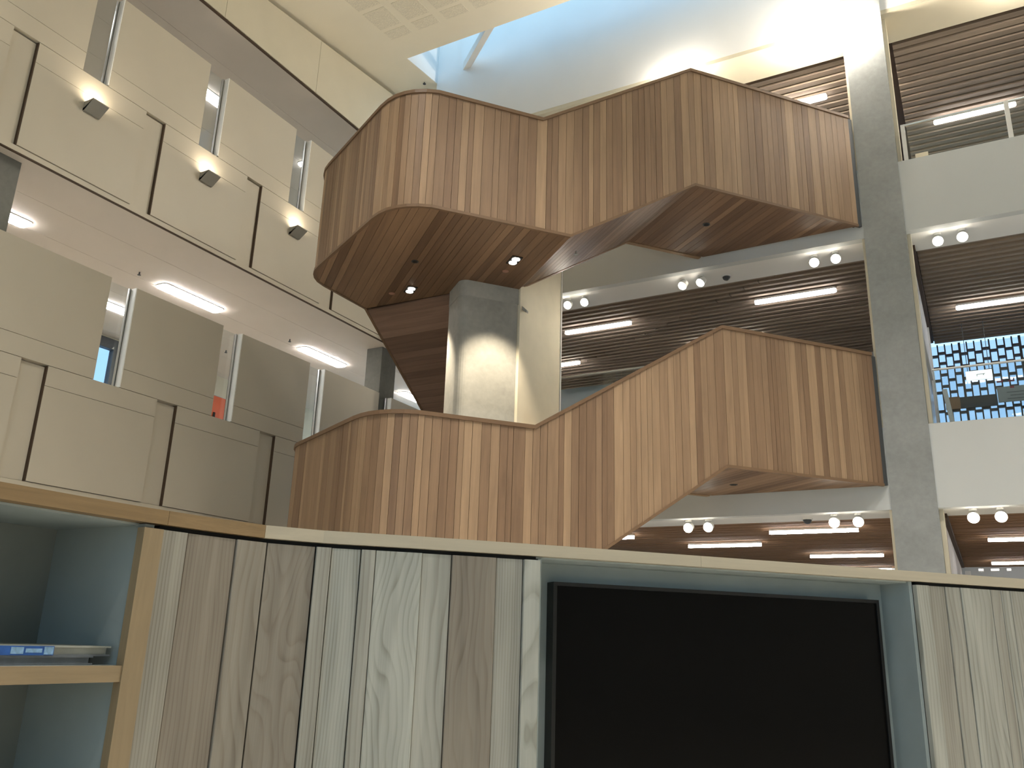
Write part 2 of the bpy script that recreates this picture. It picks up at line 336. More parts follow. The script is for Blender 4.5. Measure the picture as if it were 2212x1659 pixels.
for k in K:
    # upper storey
    s0 = 5.92+PIT*k; s1 = s0+.41
    n0 = 4.92+PIT*k; n1 = n0+.35
    nxt = s0+PIT; nn = n0+PIT
    panel(s1, nxt, 7.572, 7.86); panel(s1, nxt, 7.86, 9.11); window(s0, s1, 7.6, 9.11, 'upper', k)
    panel(n1, nn, 5.99, 7.26); panel(n1, nn, 7.26, 7.57); panel(n0-.02, n1-.012, 5.99, 7.55, XL-.05, .05, 'recessed_panel'); box('shadow_gap', XL-.1, XL-.004, n1-.012, n1+.002, 5.99, 7.56, M_DARKW, wl)
    # lower storey
    s0 = 6.93+PIT*k; s1 = s0+.42; n0 = 5.91+PIT*k; n1 = n0+.36; nxt = s0+PIT; nn = n0+PIT
    panel(s1, nxt, 3.272, 3.55); panel(s1, nxt, 3.55, 4.79); window(s0, s1, 3.28, 4.79, 'lower', k)
    panel(n1, nn, 1.75, 3.0); panel(n1, nn, 3.0, 3.27); panel(n0-.02, n1-.012, 1.75, 3.25, XL-.05, .05, 'recessed_panel'); box('shadow_gap', XL-.1, XL-.004, n1-.012, n1+.002, 1.75, 3.26, M_DARKW, wl)
Y0, Y1 = 4.9+PIT*-6, 6.93+PIT*5
box('backing', XL-.30, XL-.165, Y0, Y1, 5.99, 7.55, M_PANEL, wl)
box('backing', XL-.30, XL-.165, Y0, Y1, 1.75, 3.24, M_PANEL, wl)
box('slab_edge', XL-.45, XL-.015, Y0, Y1, 5.91, 5.985, M_PANEL, wl)
box('slab_edge', XL-.45, XL-.015, Y0, Y1, 1.66, 1.745, M_PANEL, wl)
box('shadow_gap', XL-.055, XL-.021, Y0, Y1, 5.893, 5.909, M_DARKW, wl)
box('lower_wall', XL-.3, XL-.02, Y0, Y1, -1.2, 1.66, M_PANEL, wl)
# top fascia up to the roof
yj = [-8.5, -6.2, -3.9, -1.6, .7, 3.0, 5.3, 8.12, 10.45, 12.8, 15.2]
for a, b in zip(yj[:-1], yj[1:]):
    mesh('fascia_board', [(XL-.2, a+.004, 10.16), (XL, a+.004, 10.16), (XL, b-.004, 10.16), (XL-.2, b-.004, 10.16),
         (XL-.2, a+.004, zc(a)-.10), (XL, a+.004, zc(a)-.10), (XL, b-.004, zc(b)-.10), (XL-.2, b-.004, zc(b)-.10)], BF, M_CREAM, wl)
box('shadow_gap', XL-.06, XL-.012, Y0, 15.2, 10.135, 10.158, M_DARKW, wl)
box('fascia_backing', XL-.3, XL-.2, Y0, 15.2, 10.16, 12.2, M_CREAM, wl)
# office storeys behind the panels
def office(name, z, lab, xr=XL-.03):
    t = thing(name, (-13, 8, z), lab, 'ceiling', kind='structure')
    for i in range(6):
        xa = XL-.02-i*1.0 if i else XL-.02
        for j in range(-3, 8):
            ya = -8+j*0+0
        box('soffit_board', XL-.02-(i+1)*.98, XL-.02-i*.98-.006, -8.5, 20, z, z+.06, M_SOFFIT, t)
    return t
office('ceiling_lower_office', 5.90, 'rosy board ceiling of the lower office storey behind the panels')
office('ceiling_upper_office', 10.15, 'rosy board ceiling of the upper office storey behind the panels')
struct(box('floor_lower_office', -16.3, XL-.32, -8.5, 20, 2.85, 3.0, M_FLOOR), 'floor of the lower office storey behind the panels', 'floor')
struct(box('floor_upper_office', -16.3, XL-.45, -8.5, 20, 6.9, 7.05, M_FLOOR), 'floor of the upper office storey behind the panels', 'floor')
ow = thing('wall_office', (-15.7, 8, 3), 'pale rear wall of the offices with one tall dark framed window', 'wall', kind='structure')
for a in [(-8.5, 10.22, 3.0, 5.9), (11.0, 13.35, 3.0, 5.9), (14.4, 20, 3.0, 5.9), (13.35, 14.4, 5.42, 5.9), (-8.5, 20, 7.05, 10.15), (10.22, 11.0, 3.0, 3.4), (10.22, 11.0, 5.86, 5.9)]:
    box('wall_piece', -15.8, -15.6, a[0], a[1], a[2], a[3], M_CREAM, ow)
wo = thing('window_office', (-15.6, 10.6, 3.4), 'tall dark framed window showing blue sky behind the leftmost lower glazed slot', 'window', kind='structure')
box('frame', -15.7, -15.56, 10.22, 10.34, 3.4, 5.86, M_DGREY, wo); box('frame', -15.7, -15.56, 10.70, 11.0, 3.4, 5.86, M_DGREY, wo)
box('frame', -15.7, -15.56, 10.34, 10.70, 5.64, 5.86, M_DGREY, wo); box('pane', -15.65, -15.64, 10.34, 10.70, 3.4, 5.64, glass('tinted_office_glass', (.86, .88, .93)), wo)  # pane tint added to dim the sky behind it
do = thing('door_1', (-15.6, 13.9, 3.0), 'orange door with a dark lock seen through a glazed slot of the lower storey', 'door', kind='structure')
box('leaf', -15.64, -15.58, 13.45, 14.35, 3.0, 5.4, M_ORANGE, do); box('frame', -15.66, -15.56, 13.35, 13.45, 3.0, 5.42, M_WMETAL, do)
box('lock', -15.58, -15.55, 13.53, 13.58, 4.86, 5.0, M_BLACK, do)
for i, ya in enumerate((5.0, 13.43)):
    struct(box('column_office_%d' % (i+1), -11.02, -10.62, ya, ya+.5, -1.2, 10.15, M_CONC_SHADE), ('grey concrete column behind the panels at the left edge', 'grey concrete column behind the panels beyond the wooden stair')[i], 'column')
def pill(name, cx, cy, z, lx, ly, r, h, mat, parent=None):
    pts = []
    for qx, qy, a0 in ((1, 1, 0), (-1, 1, 90), (-1, -1, 180), (1, -1, 270)):
        for k in range(5):
            a = math.radians(a0+k*22.5); pts.append((cx+qx*(lx/2-r)+r*math.cos(a), cy+qy*(ly/2-r)+r*math.sin(a)))
    return prism(name, pts, z, z+h, mat, parent)
def office_light(cx, cy, z, ly, label):
    t = thing('ceiling_light', (cx, cy, z), label, 'ceiling light', 'office ceiling lights')
    pill('diffuser', cx, cy, z-.045, .26, ly, .06, .03, M_TUBEU if z > 8 else M_TUBEL, t); pill('body', cx, cy, z-.016, .29, ly+.03, .07, .016, M_WMETAL, t)
for cy, lab in ((5.95, 'long white ceiling light at the left edge below the dark column'), (9.78, 'long white ceiling light above the second lower glazed slot'), (13.42, 'long white ceiling light above the panel left of the grey column'), (17.05, 'long white ceiling light half hidden behind the wooden stair')):
    office_light(-12.25, cy, 5.90, 1.36, lab)
office_light(-14.0, 9.78, 5.90, 1.36, 'white ceiling light glimpsed through the leftmost lower glazed slot')
office_light(-12.35, 9.3, 10.15, 1.36, 'bright ceiling light glimpsed through an upper glazed slot')
for yy, nm_ in ((5.7, 'first'), (12.9, 'third'), (16.5, 'fourth')): office_light(-12.35, yy, 10.15, 1.36, '%s ceiling light of the upper office behind the cream panels' % nm_)
for yy, nm_ in ((5.5, 'first'), (9.1, 'second'), (12.7, 'third')): office_light(-14.2, yy, 10.15, 1.36, '%s ceiling light of the rear row in the upper office' % nm_)
office_light(-14.0, 2.5, 5.90, 1.36, 'ceiling light of the lower office outside the picture on the left')

# ------------------------------------------------------------------ far side: floor slabs, galleries, slatted ceilings
LV = [(1.95, 3.14), (6.16, 7.35)]
for i, (zb, zt) in enumerate(LV):
    nm = ('lower', 'middle')[i]
    f = thing('trim_%d' % (3+i), (-2, YB, zb), 'pale plaster edge of the %s gallery slab' % nm, 'slab edge', kind='structure')
    box('fascia', -8.6, -1.037, YB, YB+.14, zb, zt, M_FASCIA, f)
    box('fascia', -.4536, 9.2, YB, YB+.14, zb, zt, M_FASCIA, f)
    box('soffit_strip', -8.6, 9.2, YB+.14, YB+.81, zb, zb+.08, M_WHITE, f)
    struct(box('floor_%s_gallery' % nm, -10.3, 9.2, YB+.14, 18.88, zt-.15, zt-.05, M_FLOOR), 'floor of the %s gallery' % nm, 'floor')
f = thing('trim_5', (-2, YB, 10.2), 'pale plaster soffit strip of the top gallery slab', 'slab edge', kind='structure')
box('soffit_strip', -8.73, 9.2, YB+.002, YB+.81, 10.12, 10.2, M_CREAM, f)
def slats(name, z, y0, y1, pitch, lab, mat, single=True):
    t = thing(name, (-2, y0, z), lab, 'ceiling', kind='structure')
    box('dark_backing', -9.5, 9.2, y0-.05, y1-.1, z+.13, z+.16, M_DARKW, t)
    n = int((y1-y0)/pitch)
    if single:
        for i in range(n):
            ya = y0+i*pitch; w_ = pitch-.05
            xj = -2.6-.30*i
            def sl(xa, xb):   # slat with a slightly canted underside
                mesh('slat', [(xa, ya, z), (xb, ya, z), (xb, ya+w_, z+.022), (xa, ya+w_, z+.022), (xa, ya, z+.1), (xb, ya, z+.1), (xb, ya+w_, z+.1), (xa, ya+w_, z+.1)], BF, mat, t)
            if xj > -9.3: sl(-9.4, xj-.006); sl(xj+.006, -.55)
            else: sl(-9.4, -.55)
            sl(-.36, 5.5)
    else:
        v, fc = [], []
        for i in range(n):
            ya = y0+i*pitch; w_ = pitch-.02; k = len(v)
            v += bverts(-9.4, 9.0, ya, ya+w_, z+.01*random.random(), z+.08); fc += [tuple(q+k for q in b) for b in BF]
        o = mesh('slats', v, fc, mat, t); o['kind'] = 'stuff'
    return t
slats('ceiling_top_gallery', 10.22, YB+.82, 21.0, .21, 'grey brown slatted ceiling of the top gallery', M_SLAT)
slats('ceiling_middle_gallery', 6.18, YB+.82, 18.9, .19, 'brown slatted ceiling of the middle gallery', M_SLAT)
slats('ceiling_lower_gallery', 1.97, YB+.82, 22.3, .12, 'warm brown slatted ceiling of the ground floor gallery', M_SLAT2, False)
# concrete column and the partition running back from it
c = thing('column_1', (-.745, YB, -1.2), 'tall grey concrete column rising past both gallery edges on the right', 'column', kind='structure')
box('shaft', -1.037, -.4536, YB-.03, YB+.55, -1.2, 12.0, M_CONC, c)
for za, zb in ((-1.2, 1.95), (3.14, 6.16), (7.35, 10.2)):
    box('cream_edge', -1.075, -1.04, YB+.02, YB+.5, za, zb, M_CREAM, c); box('cream_edge', -.452, -.40, YB+.14, YB+.55, za, zb, M_CREAM, c)
p = thing('wall_partition', (-.45, 16, -1.2), 'partition wall running back from the right concrete column', 'wall', kind='structure')
box('partition_leaf', -.55, -.43, YB+.56, 21.5, -1.2, 1.97, M_WHITE, p)
box('partition_leaf', -.55, -.43, YB+.56, 18.2, 5.0, 6.18, M_WHITE, p)
box('top_trim', -.56, -.37, YB+.56, 21.5, 1.89, 1.97, M_DARKW, p); box('top_trim', -.56, -.37, YB+.56, 18.2, 6.07, 6.18, M_DARKW, p)
box('pane', -.50, -.48, YB+.56, 18.2, 3.1, 5.0, glass('frosted_glass', (.86, .90, .90), rough=.4), p)
box('partition_post', -.46, -.40, 17.2, 17.3, 3.1, 6.07, M_WMETAL, p)
# rear walls
struct(box('wall_rear_ground', -10.5, 9.2, 22.3, 22.5, -1.2, 2.1, M_FASCIA), 'pale rear wall of the ground floor', 'wall')
struct(box('wall_rear_top', -10.5, 9.2, 21.2, 21.4, 7.2, 10.4, M_DGREY), 'dark rear wall of the top gallery', 'wall')
struct(box('wall_rear_middle', -10.5, -1.0, 19.0, 19.2, 3.0, 6.4, M_FASCIA), 'pale rear wall of the middle gallery behind the stair', 'wall')
# pierced facade screen of the middle gallery
YS = 18.9
fs = thing('window_screen', (.6, YS, 3.0), 'brick patterned pierced screen showing blue sky at the back of the middle gallery', 'window screen', kind='structure')
PX = .135; x = -1.0; cols = []
while x < 3.2: cols.append(x); x += PX
for x in cols:
    wide = .045 if abs((x+1.0) % (PX*8)) < .01 else .026
    box('bar', x-wide/2, x+wide/2, YS, YS+.09, 3.0, 6.25, M_FRAME, fs)
rung_v = bverts(-.05, .05, 0, .08, 0, .045)
for i, x in enumerate(cols[:-1]):
    for dz in ((.09, .35, .62, .88, 1.28), (.03, .25, .50, .75, 1.08, 1.33))[i % 2]:
        if -.85 < x < 1.75: box('rung', x+.012, x+PX-.012, YS+.005, YS+.085, 6.12-dz-.045, 6.12-dz, M_FRAME, fs)
box('spandrel', -.30, -.03, YS-.06, YS-.005, 4.83, 5.08, M_BROWN, fs)
box('spandrel', -.03, .62, YS-.06, YS-.005, 4.83, 5.06, M_DGREY, fs)
box('pane', -1.0, 3.2, YS+.10, YS+.112, 3.0, 6.25, glass('tinted_glass', (.80, .80, .84)), fs)  # pane added with a tint to dim the sky behind the screen
# ------------------------------------------------------------------ gallery balustrades
def balustrade(name, xs, z0, z1, lab, post=True, rail=M_STEEL):
    t = thing(name, ((xs[0]+xs[-1])/2, YB+.07, z0), lab, 'balustrade')
    for a, b in zip(xs[:-1], xs[1:]):
        box('pane', a+.01, b-.01, YB+.06, YB+.075, z0, z1, M_GLASSB, t)
    if post:
        for xx in xs[:-1]: box('post', xx-.03, xx+.03, YB+.03, YB+.10, z0, z1, M_WMETAL, t)
    cyl('rail', (xs[0], YB+.065, z1), .016, (1, 0, 0), xs[-1]-xs[0], rail, t, 10)
    return t
balustrade('glass_balustrade', [-.33, 1.09, 2.5, 3.9], 7.35, 8.0, 'glass balustrade with pale posts on the middle gallery slab, right of the column')
balustrade('glass_balustrade', [-.33, 1.9, 4.1], 3.14, 3.94, 'glass balustrade with bright rail on the lower gallery slab, right of the column', False)
balustrade('glass_balustrade', [-6.6, -5.09, -3.6], 3.14, 4.55, 'glass balustrade behind the wooden stair beside the cream wall', False)
b = thing('paper_sheet', (-.11, YB+.1, 7.35), 'small cream card standing on the slab edge beside the pale post', 'card')
extr('card', [(-.20, YB+.006, 7.35), (-.02, YB+.006, 7.35), (-.02, YB+.014, 7.43), (-.20, YB+.014, 7.43)], (0, .006, 0), M_CREAM, b)
extr('card_foot', [(-.15, YB+.012, 7.35), (-.07, YB+.012, 7.35), (-.07, YB+.028, 7.35), (-.15, YB+.028, 7.35)], (0, 0, .006), M_CREAM, b)

# ------------------------------------------------------------------ linear lights on the slatted ceilings
def tube(x0, x1, y, z, label):
    t = thing('linear_light', ((x0+x1)/2, y, z), label, 'ceiling light', 'linear lights under the slatted ceilings')
    pill('diffuser', (x0+x1)/2, y, z-.085, x1-x0, .10, .045, .05, M_TUBE, t); pill('housing', (x0+x1)/2, y, z-.036, x1-x0, .11, .05, .036, M_WMETAL, t)
T3 = [(-7.0, -5.56, 14.78, 'middle gallery linear light right of the lit cream wall'), (-3.14, -1.72, 14.75, 'middle gallery linear light left of the right concrete column'), (-8.9, -7.5, 16.63, 'middle gallery linear light cut by the cream wall edge'), (.10, 1.52, 16.5, 'middle gallery linear light above the pierced screen at the right edge'), (-4.9, -3.5, 16.6, 'middle gallery linear light hidden behind the stair')]
for a in T3: tube(a[0], a[1], a[2], 6.18, a[3])
T2 = [(-3.11, -1.70, 14.70, 'ground floor linear light nearest the gallery edge left of the column'), (-6.95, -5.53, 14.72, 'ground floor linear light peeping from behind the stair foot'), (-5.03, -3.62, 16.37, 'ground floor linear light in the second row left of the column'), (-3.15, -1.73, 18.7, 'ground floor linear light in the third row left of the column'), (.12, 1.52, 16.55, 'ground floor linear light in the nearer row at the right edge'), (.16, 1.56, 20.78, 'ground floor linear light in the farther row at the right edge'), (-3.3, -1.89, 22.0, 'ground floor linear light touching the column foot above the shelf')]
for a in T2: tube(a[0], a[1], a[2], 1.97, a[3])
T4 = [(.14, 1.56, 16.7, 'top gallery linear light behind the glass balustrade'), (-3.0, -1.60, 14.9, 'top gallery linear light above the end of the wooden stair')]
for a in T4: tube(a[0], a[1], a[2], 10.22, a[3])
# ------------------------------------------------------------------ adjustable spotlights in pairs under the slab edges
def spotlight(x, y, z, label, aim, power, lens=M_SPOT, r=.075, group='spotlights under the slab edges', light=True, ang=90, blend=.8):
    d = (Vector(aim)-Vector((x, y, z-.10))).normalized()
    t = thing('spotlight', (x, y, z), label, 'spotlight', group)
    cyl('base', (x, y, z-.03), .05, (0, 0, 1), .03, M_WMETAL, t, 16)
    c0 = Vector((x, y, z-.12)); cyl('housing', tuple(c0-d*.08), r*.8, d, .10, M_WMETAL, t, 20, r2=r*1.02)
    dome('lens', tuple(c0+d*.018), r, d, lens, t, 20, 6, .85)
    if light == 'flood': lamp('flood_glow', 'POINT', tuple(c0+d*.26), power, (1.0, .91, .77), None, r, parent=t)
    elif light: lamp('spotlight_beam', 'SPOT', tuple(c0+d*.11), power, (1.0, .88, .70), aim, r, ang, blend, t)
XP = [(-6.23, -5.89, 'beside the cream wall'), (-4.03, -3.71, 'above the middle of the wooden stair'), (-1.84, -1.51, 'left of the right concrete column'), (-.04, .29, 'right of the right concrete column'), (2.2, 2.53, 'beyond the right edge')]
for zz, nm in ((6.16, 'middle'), (1.95, 'lower')):
    for xa, xb, w_ in XP:
        if nm == 'lower' and xa < -6: continue
        for x, sd in ((xa, 'left'), (xb, 'right')):
            spotlight(x, YB+.30 if nm == 'middle' else YB+.20, zz, '%s spotlight under the %s slab edge, pair %s' % (sd, nm, w_), (-5.63, 11.2, 3.0) if (nm == 'middle' and -4.1 < x < -3.6) else (x-1.0, 6.5, -1.2 if nm == 'lower' else 1.5), (90 if -4.1 < x < -3.6 else 35) if nm == 'middle' else 20)
# bright floods of the top gallery edge
for xa, xb, w_ in [(-4.03, -3.71, 'above the stair peak'), (-1.30, -.86, 'over the right concrete column'), (1.6, 2.0, 'beyond the right edge')]:
    for x, sd in ((xa, 'left'), (xb, 'right')):
        spotlight(x, YB+.10, 10.2, '%s dazzling floodlight under the top slab edge %s' % (sd, w_), (-6.0, 3.0, 1.0), 430 if -1.5 < xa < 0 else 70, M_FLOOD, .13 if xa > -2 else .08, 'floodlights under the top slab edge', light='flood')
# added fill lights in housings, hung from the roof out of view
for i, (x, y, pw) in enumerate(((-5.0, 4.3, 1500), (-.8, 5.5, 3000), (3.5, 6.5, 2600), (-4.0, -1.0, 1100), (2.0, -1.0, 1100))):
    t = thing('added_fill_light', (x, y, zc(y)), 'added round fill light hung unseen from the roof, %s' % ('nearest the panelled left wall', 'in front of the timber stair', 'nearest the right end of the galleries', 'behind the viewer on the left', 'behind the viewer on the right')[i], 'ceiling light', 'added fill lights over the hall')
    cyl('stem', (x, y, zc(y)-.36), .02, (0, 0, 1), .30, M_WMETAL, t, 10)
    cyl('housing', (x, y, zc(y)-.55), .28, (0, 0, 1), .2, M_WMETAL, t, 20, r2=.18)
    cyl('lens', (x, y, zc(y)-.57), .25, (0, 0, 1), .015, M_SPOT, t, 20)
    lamp('added_fill_beam', 'SPOT', (x, y, zc(y)-.62), pw, NEUT, (x, y+.3, -1.2), .22, 118, 1.0, t)

# ------------------------------------------------------------------ wedge uplighters on the left wall
for k in range(-1, 4):
    yc = 6.15+PIT*k
    lab = {-1: 'grey wedge wall uplighter outside the picture at the left', 0: 'grey wedge wall uplighter nearest the left edge', 1: 'grey wedge wall uplighter in the middle of the three', 2: 'grey wedge wall uplighter nearest the wooden stair', 3: 'grey wedge wall uplighter hidden behind the wooden stair'}[k]
    t = thing('wall_uplighter', (XL, yc, 6.98), lab, 'wall light', 'wedge uplighters on the panelled wall')
    ya, yb = yc-.125, yc+.125
    extr('body', [(XL, ya, 6.975), (XL+.035, ya, 6.975), (XL+.205, ya, 7.105), (XL+.205, ya, 7.12), (XL+.19, ya, 7.12), (XL+.03, ya, 7.02), (XL, ya, 7.02)], (0, .25, 0), M_SCONCE, t)
    for yy in (ya, yb-.01): extr('end_cheek', [(XL, yy, 6.98), (XL+.035, yy, 6.98), (XL+.2, yy, 7.12), (XL, yy, 7.12)], (0, .01, 0), M_SCONCE, t)
    box('lamp_strip', XL+.05, XL+.12, ya+.03, yb-.03, 7.06, 7.068, M_DOWN, t)
    lamp('uplight', 'AREA', (XL+.13, yc, 7.125), 6, WARM, (XL+.10, yc, 8.2), .12, parent=t, size_y=.2)

# ------------------------------------------------------------------ the wooden stair
SD = Vector((math.sin(SA), math.cos(SA), 0)); SN = Vector((math.cos(SA), -math.sin(SA), 0)); SC = -9.1
def P(s, t, z): v = SD*s+SN*(SC+t); return (v.x, v.y, z)
S_END = 9.17
curve = [(-5.47, 7.665), (-5.60, 7.575), (-5.74, 7.515), (-5.88, 7.487), (-6.03, 7.488), (-6.18, 7.525), (-6.34, 7.59)]
tail = [(-7.92, 8.405), (-8.06, 8.49), (-8.17, 8.59), (-8.25, 8.70), (-8.305, 8.83), (-8.33, 9.0), (-8.33, 10.0), (-8.33, 12.85)]
PATH = [P(S_END, 0, 0)[:2]]+curve+tail
PU = [0.0]
for a, b in zip(PATH[:-1], PATH[1:]): PU.append(PU[-1]+math.dist(a, b))
U_N = PU[PATH.index((-8.33, 10.0))]
def pat(u):
    for i in range(len(PATH)-1):
        if u <= PU[i+1] or i == len(PATH)-2:
            k = (u-PU[i])/(PU[i+1]-PU[i]); a, b = PATH[i], PATH[i+1]
            return (a[0]+(b[0]-a[0])*k, a[1]+(b[1]-a[1])*k)
def pnorm(u):
    a, b = pat(max(0, u-.06)), pat(min(PU[-1], u+.06))
    d = Vector((b[0]-a[0], b[1]-a[1], 0)).normalized()
    return Vector((-d.y, d.x, 0))         # outward: path runs right to left, outside is towards the viewer
def pl(lst, u):
    for (a, za), (b, zb) in zip(lst[:-1], lst[1:]):
        if u <= b: return za+(zb-za)*(u-a)/(b-a)
    return lst[-1][1]
def strip(name, us, fo, fi, zb, zt, mat, parent):
    v, f = [], []
    for u in us:
        p = pat(u); n = pnorm(u)
        for off, z in ((fo, zb(u)), (fi, zb(u)), (fi, zt(u)), (fo, zt(u))): v.append((p[0]+n.x*off, p[1]+n.y*off, z))
    m = len(us)
    for i in range(m-1):
        a, b = 4*i, 4*(i+1)
        for j in range(4): f.append((a+j, a+(j+1) % 4, b+(j+1) % 4, b+j))
    f.append((0, 3, 2, 1)); f.append((4*(m-1), 4*(m-1)+1, 4*(m-1)+2, 4*(m-1)+3))
    return mesh(name, v, f, mat, parent)
def clip(poly, a, lo, axis):
    out = []
    ins = (lambda p: p[axis] >= a) if lo else (lambda p: p[axis] <= a)
    for i in range(len(poly)):
        p, q = poly[i], poly[(i+1) % len(poly)]
        if ins(p): out.append(p)
        if ins(p) != ins(q):
            k = (a-p[axis])/(q[axis]-p[axis]); out.append((p[0]+(q[0]-p[0])*k, p[1]+(q[1]-p[1])*k))
    return out
def to_st(x, y): v = Vector((x, y, 0)); return (v.dot(SD), v.dot(SN)-SC)
def widths(a, b, lst):
    u = a; out = [a]
    while True:
        u += random.choice(lst)
        if u > b-.05: break
        out.append(u)
    return out+[b]
def staircase(name, label, top, bot, zl, zr, kl, kr, rl, rr, tl, tr, tailbot, tailtop, full):
    """zl/zr landing undersides, kl/kr kinks of the underside, rl/rr rail heights, tl/tr kinks of the rail"""
    T = thing(name, P(5.5, -1, zl), label, 'staircase')
    u_of = lambda s: S_END-s
    tops = [(0, rr), (u_of(tr), rr-.01), (u_of(tl), rl), (U_N, rl), (PU[-1], tailtop)]
    bots = [(0, zr), (u_of(kr), zr), (u_of(kl), zl), (U_N, zl), (PU[-1], tailbot)]
    kinks = sorted([u_of(s) for s in (tr, tl, kr, kl)])
    zt = lambda u: pl(tops, u); zb = lambda u: pl(bots, u)
    # boards of the outer face
    bd = widths(0.0, PU[1], [.07, .085, .095, .10, .10, .115, .13, .15])
    bd += widths(PU[1], PU[7], [.085, .09, .10])[1:]+widths(PU[7], PU[8], [.07, .085, .095, .10, .12])[1:]+widths(PU[8], PU[13], [.08, .09])[1:]+widths(PU[13], U_N, [.095, .1])[1:]
    for a, b in zip(bd[:-1], bd[1:]):
        g = .0022; uu = [a+g]+[k for k in kinks if a+g < k < b-g]+[b-g]
        pa, pb = pat(uu[0]), pat(uu[-1]); n = pnorm((a+b)/2)
        pr = random.uniform(-.002, .002)
        pts = []
        def pt(u, z):
            k = (u-uu[0])/(uu[-1]-uu[0]); return (pa[0]+(pb[0]-pa[0])*k+n.x*pr, pa[1]+(pb[1]-pa[1])*k+n.y*pr, z)
        for u in uu: pts.append(pt(u, zb(u)+.035))
        for u in uu[::-1]: pts.append(pt(u, zt(u)-.045))
        extr('board', pts, tuple(-n*.02), M_STAIR, T)
    us = sorted(set([0.0]+kinks+PU+[PU[1]*i/12 for i in range(1, 12)]))
    strip('core', us, -.024, -.10, lambda u: zb(u)+.03, lambda u: zt(u)-.02, M_DARKW, T)
    strip('handrail', us, .018, -.12, lambda u: zt(u)-.048, lambda u: zt(u), M_RAIL, T)
    strip('edge_trim', us, .012, -.03, lambda u: zb(u), lambda u: zb(u)+.04, M_RAIL, T)
    extr('slit_shadow_strip', [P(S_END+.003, -.006, zr+.02), P(9.245, -.006, zr+.02), P(9.245, -.006, rr-.05), P(S_END+.003, -.006, rr-.05)], tuple(-SN*.05), M_DGREY, T)  # dark strip stands in for the shadowed slit beside the column
    # underside boards: right landing, flight, left landing
    def soffit(poly, zf, thick=.02, lst=(.09, .10, .12, .13)):
        lo, hi = min(p[0] for p in poly), max(p[0] for p in poly)
        cuts = widths(lo, hi, list(lst))
        for a, b in zip(cuts[:-1], cuts[1:]):
            q = clip(clip(poly, a+.002, True, 0), b-.002, False, 0)
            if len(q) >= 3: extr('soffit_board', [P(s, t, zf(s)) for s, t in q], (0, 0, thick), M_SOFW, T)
    TI = -.02; TB = -1.93
    soffit([(kr, TI), (9.14, TI), (7.63, TB), (kr, TB)], lambda s: zr+.008)
    slope = (zr-zl)/(kr-kl); zfl = lambda s: zl+(s-kl)*slope
    land = [to_st(*pat(u)) for u in [u_of(kl)]+[q for q in PU if u_of(kl) < q <= U_N]]+[to_st(-6.60, 10.05), (kl+.04, TB)]
    if full:
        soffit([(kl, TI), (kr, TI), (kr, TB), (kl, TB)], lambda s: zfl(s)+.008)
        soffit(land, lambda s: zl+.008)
    # slabs
    extr('flight_slab', [P(kl, -.03, zl+.03), P(kr, -.03, zr+.03), P(kr, -.03, zr+.42), P(kl, -.03, zl+.42)], tuple(SN*(TB+.03)), M_DARKW, T)
    extr('landing_slab', [P(*q, zr+.03) for q in ((kr, -.03), (9.13, -.03), (7.63, TB), (kr, TB))], (0, 0, .45), M_DARKW, T)
    ins = []
    for u in [u_of(kl)]+[q for q in PU if u_of(kl) < q <= U_N]:
        p = pat(u); n = pnorm(u); ins.append((p[0]-n.x*.05, p[1]-n.y*.05, zl+.03))
    extr('landing_slab', ins+[(-6.60, 10.05, zl+.03), P(kl+.04, TB, zl+.03)], (0, 0, .45), M_DARKW, T)
    # far balustrade
    fb = lambda s: pl([(kl, zl), (kr, zr), (7.6, zr)], s); ft = lambda s: pl([(tl, rl), (tr, rr), (7.6, rr)], s)
    ss = sorted([kl, kr, tr, 7.6])
    extr('far_balustrade', [P(s, TB-.02, fb(s)) for s in ss]+[P(s, TB-.02, ft(s)) for s in ss[::-1]], tuple(SN*-.08), M_STAIR, T)
    if full:     # the lower flight leaving the half landing
        for a, b in zip(*(lambda c: (c[:-1], c[1:]))(widths(10.04, 12.8, [.1, .12, .13, .15]))):
            z = lambda y: zl-.715*(y-10.0)
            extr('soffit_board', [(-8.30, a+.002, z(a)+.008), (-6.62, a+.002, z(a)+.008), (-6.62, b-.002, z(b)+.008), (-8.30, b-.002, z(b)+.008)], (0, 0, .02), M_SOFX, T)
        extr('flight_slab', [(-8.30, 10.04, zl+.02), (-8.30, 12.8, zl-.715*2.8+.03), (-8.30, 12.8, zl-.715*2.8+.42), (-8.30, 10.04, zl+.42)], (1.68, 0, 0), M_DARKW, T)
        extr('inner_balustrade', [(-6.60, 10.2, zl-.1), (-6.60, 12.8, zl-.715*2.8), (-6.60, 12.8, rl-.715*2.8), (-6.60, 10.2, rl-.15)], (-.08, 0, 0), M_STAIR, T)
    return T
up = staircase('staircase', 'upper zigzag timber staircase with rounded half landing, under the skylight', 0, 0, 5.10, 6.33, 4.26, 6.21, 6.79, 8.32, 3.83, 6.20, 5.10-.715*2.85, 6.79-.715*2.85, True)
lo = staircase('staircase', 'lower zigzag timber staircase rising behind the shelf and its worktop', 0, 0, .82, 2.27, 4.36, 6.55, 2.51, 4.265, 3.81, 6.55, .82-.5, 2.51-.5, False)
